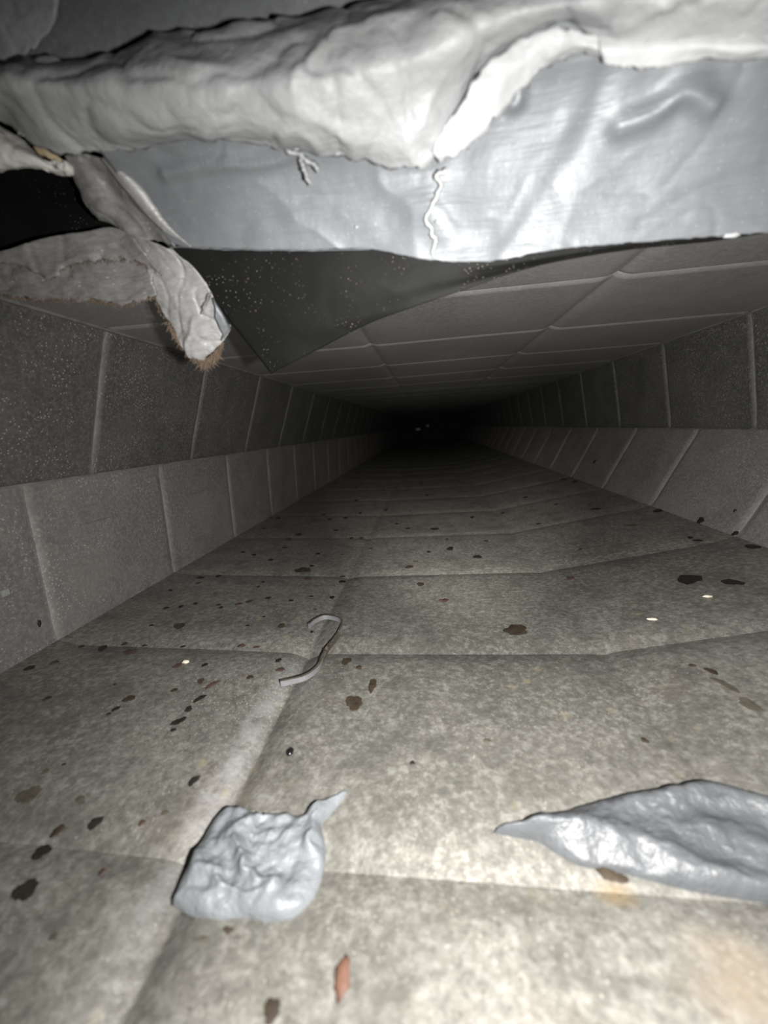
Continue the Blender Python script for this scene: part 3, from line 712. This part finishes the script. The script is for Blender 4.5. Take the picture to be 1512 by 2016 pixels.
# ------------------------------------------------------------------ torn insulation behind it at the left
tor = empty('torn_insulation', at(150, 540, .29)); tag(tor, 'dull grey torn foil with ragged brown edges drooping at the upper left', 'torn insulation')
sheet('upper_layer', [
    [(-620,550,.2489),(-120,505,.2489),(0,495,.2489),(90,468,.2489),(170,455,.2498),(222,448,.2507),(262,470,.2489)],
    [(-620,555,.2507),(-120,510,.2507),(0,512,.2507),(90,500,.2516),(170,490,.2525),(235,480,.2535),(285,500,.2516)],
    [(-620,560,.2535),(-120,515,.2535),(0,507,.2535),(60,530,.2535),(104,550,.2535),(130,527,.2544),(180,513,.2553),(240,512,.2562),(290,522,.2544),(318,540,.2544)],
    ], 170, 22, M['torn'], tor, .0012, .0016, 40, .0018, 24, ragged=.003, seed=13.0)
sheet('lower_layer', [
    [(-620,545,.2589),(-120,500,.2589),(0,500,.2589),(90,510,.2599),(170,505,.2608),(240,500,.2617),(300,520,.2608)],
    [(-620,590,.2599),(-120,545,.2599),(0,545,.2599),(90,550,.2608),(170,548,.2617),(240,545,.2626),(300,552,.2617)],
    [(-620,620,.2608),(-120,575,.2608),(0,578,.2608),(60,588,.2617),(120,590,.2626),(180,590,.2635),(240,598,.2635),(275,590,.2635),(310,580,.2626)],
    ], 170, 22, M['torn'], tor, .0014, .0016, 45, .0014, 26, ragged=.003, seed=17.0)
fringe('fibre_edge', [(-20,578,.2606),(60,588,.2615),(120,590,.2624),(180,590,.2633),(240,600,.2633),(275,592,.2633),(308,582,.2626)], 380, .0026, M['fibre'], tor, .9, .00022, seed=6)
fringe('fibre_edge', [(104,548,.2533),(130,527,.2542),(180,513,.2551),(240,512,.2560),(290,522,.2542),(318,538,.2542)], 170, .0016, M['fibre'], tor, .9, .0002, seed=7)
# black sheet added to stand for the dark hollow above it
bl = sheet('dark_hollow_sheet', [
    [(-620,335,.262),(-150,290,.262),(0,300,.262),(60,320,.262),(120,340,.262),(160,360,.262),(190,395,.262)],
    [(-620,445,.282),(-150,400,.282),(0,400,.282),(70,405,.282),(140,410,.281),(190,420,.279),(225,440,.276)],
    [(-620,585,.294),(-150,540,.294),(0,520,.294),(80,500,.293),(150,490,.291),(220,475,.288),(255,470,.286)],
    ], 60, 30, M['black'], None, .001, .0012, 25, seed=19.0)
tag(bl, 'black sheet standing for the dark hollow under the white foam at the upper left', 'liner')
# white foam lump and its tan core
fo = empty('foam_lump', at(60, 310, .235)); tag(fo, 'broken white foam lump with tan core at the left edge under the sealant', 'foam')
sheet('foam', [
    [(-140,225,.222),(-40,235,.222),(0,248,.222),(45,272,.224),(75,300,.227)],
    [(-140,265,.214),(-40,272,.214),(0,280,.214),(50,300,.217),(95,322,.223)],
    [(-140,310,.216),(-40,312,.216),(0,315,.216),(55,325,.219),(128,340,.227)],
    [(-140,345,.226),(-40,342,.226),(0,340,.226),(50,336,.228),(146,354,.233)],
    ], 110, 34, M['foam'], fo, .004, .0032, 40, .0015, 24, seed=23.0, ragged=.0007)
sheet('core', [
    [(60,280,.226),(85,290,.227),(110,305,.229),(128,318,.231)],
    [(72,298,.226),(92,306,.227),(112,320,.229),(134,334,.232)],
    ], 24, 6, M['tan'], fo, .003, .001, 80, seed=3)

# ------------------------------------------------------------------ metal collar above the opening
coll = empty('collar_plate', (0, .23, .3)); tag(coll, 'dark grey sheet metal collar above the sealant bead at the top', 'sheet metal')
sheet('plate', [
    [(-300,190,.226),(0,160,.226),(400,95,.226),(800,20,.226),(1200,-60,.226),(1800,-190,.226)],
    [(-300,90,.222),(0,60,.222),(400,0,.222),(800,-80,.222),(1200,-150,.222),(1800,-280,.222)],
    [(-300,-300,.215),(0,-330,.215),(400,-380,.215),(800,-420,.215),(1200,-480,.215),(1800,-600,.215)],
    ], 80, 40, M['plate'], coll, .0012, .0006, 12, seed=29.0)
sheet('sealant_smear', [
    [(-120,-60,.2125),(0,-60,.2125),(60,-50,.2125),(110,-40,.213)],
    [(-120,20,.2155),(0,20,.2155),(70,20,.2155),(108,30,.2165)],
    [(-120,112,.2195),(0,108,.2195),(50,100,.2195),(98,62,.2190)],
    ], 40, 30, M['roll'], coll, .002, .002, 40, seed=31.0, ragged=.002)

# ------------------------------------------------------------------ foil scraps far down the duct
for k, (px, py, r, lab) in enumerate(((842, 838, .016, 'bright foil scrap far down the dark duct, the higher one'), (823, 845, .018, 'bright foil scrap far down the dark duct, the lower and wider one'))):
    q = at(px, py, 4.0)
    s = lump('foil_scrap', q, r, M['torn_bright'], None, 40+k, (.9 if k == 0 else 1.5, .5, .7), 2)
    tag(s, lab, 'foil scrap')
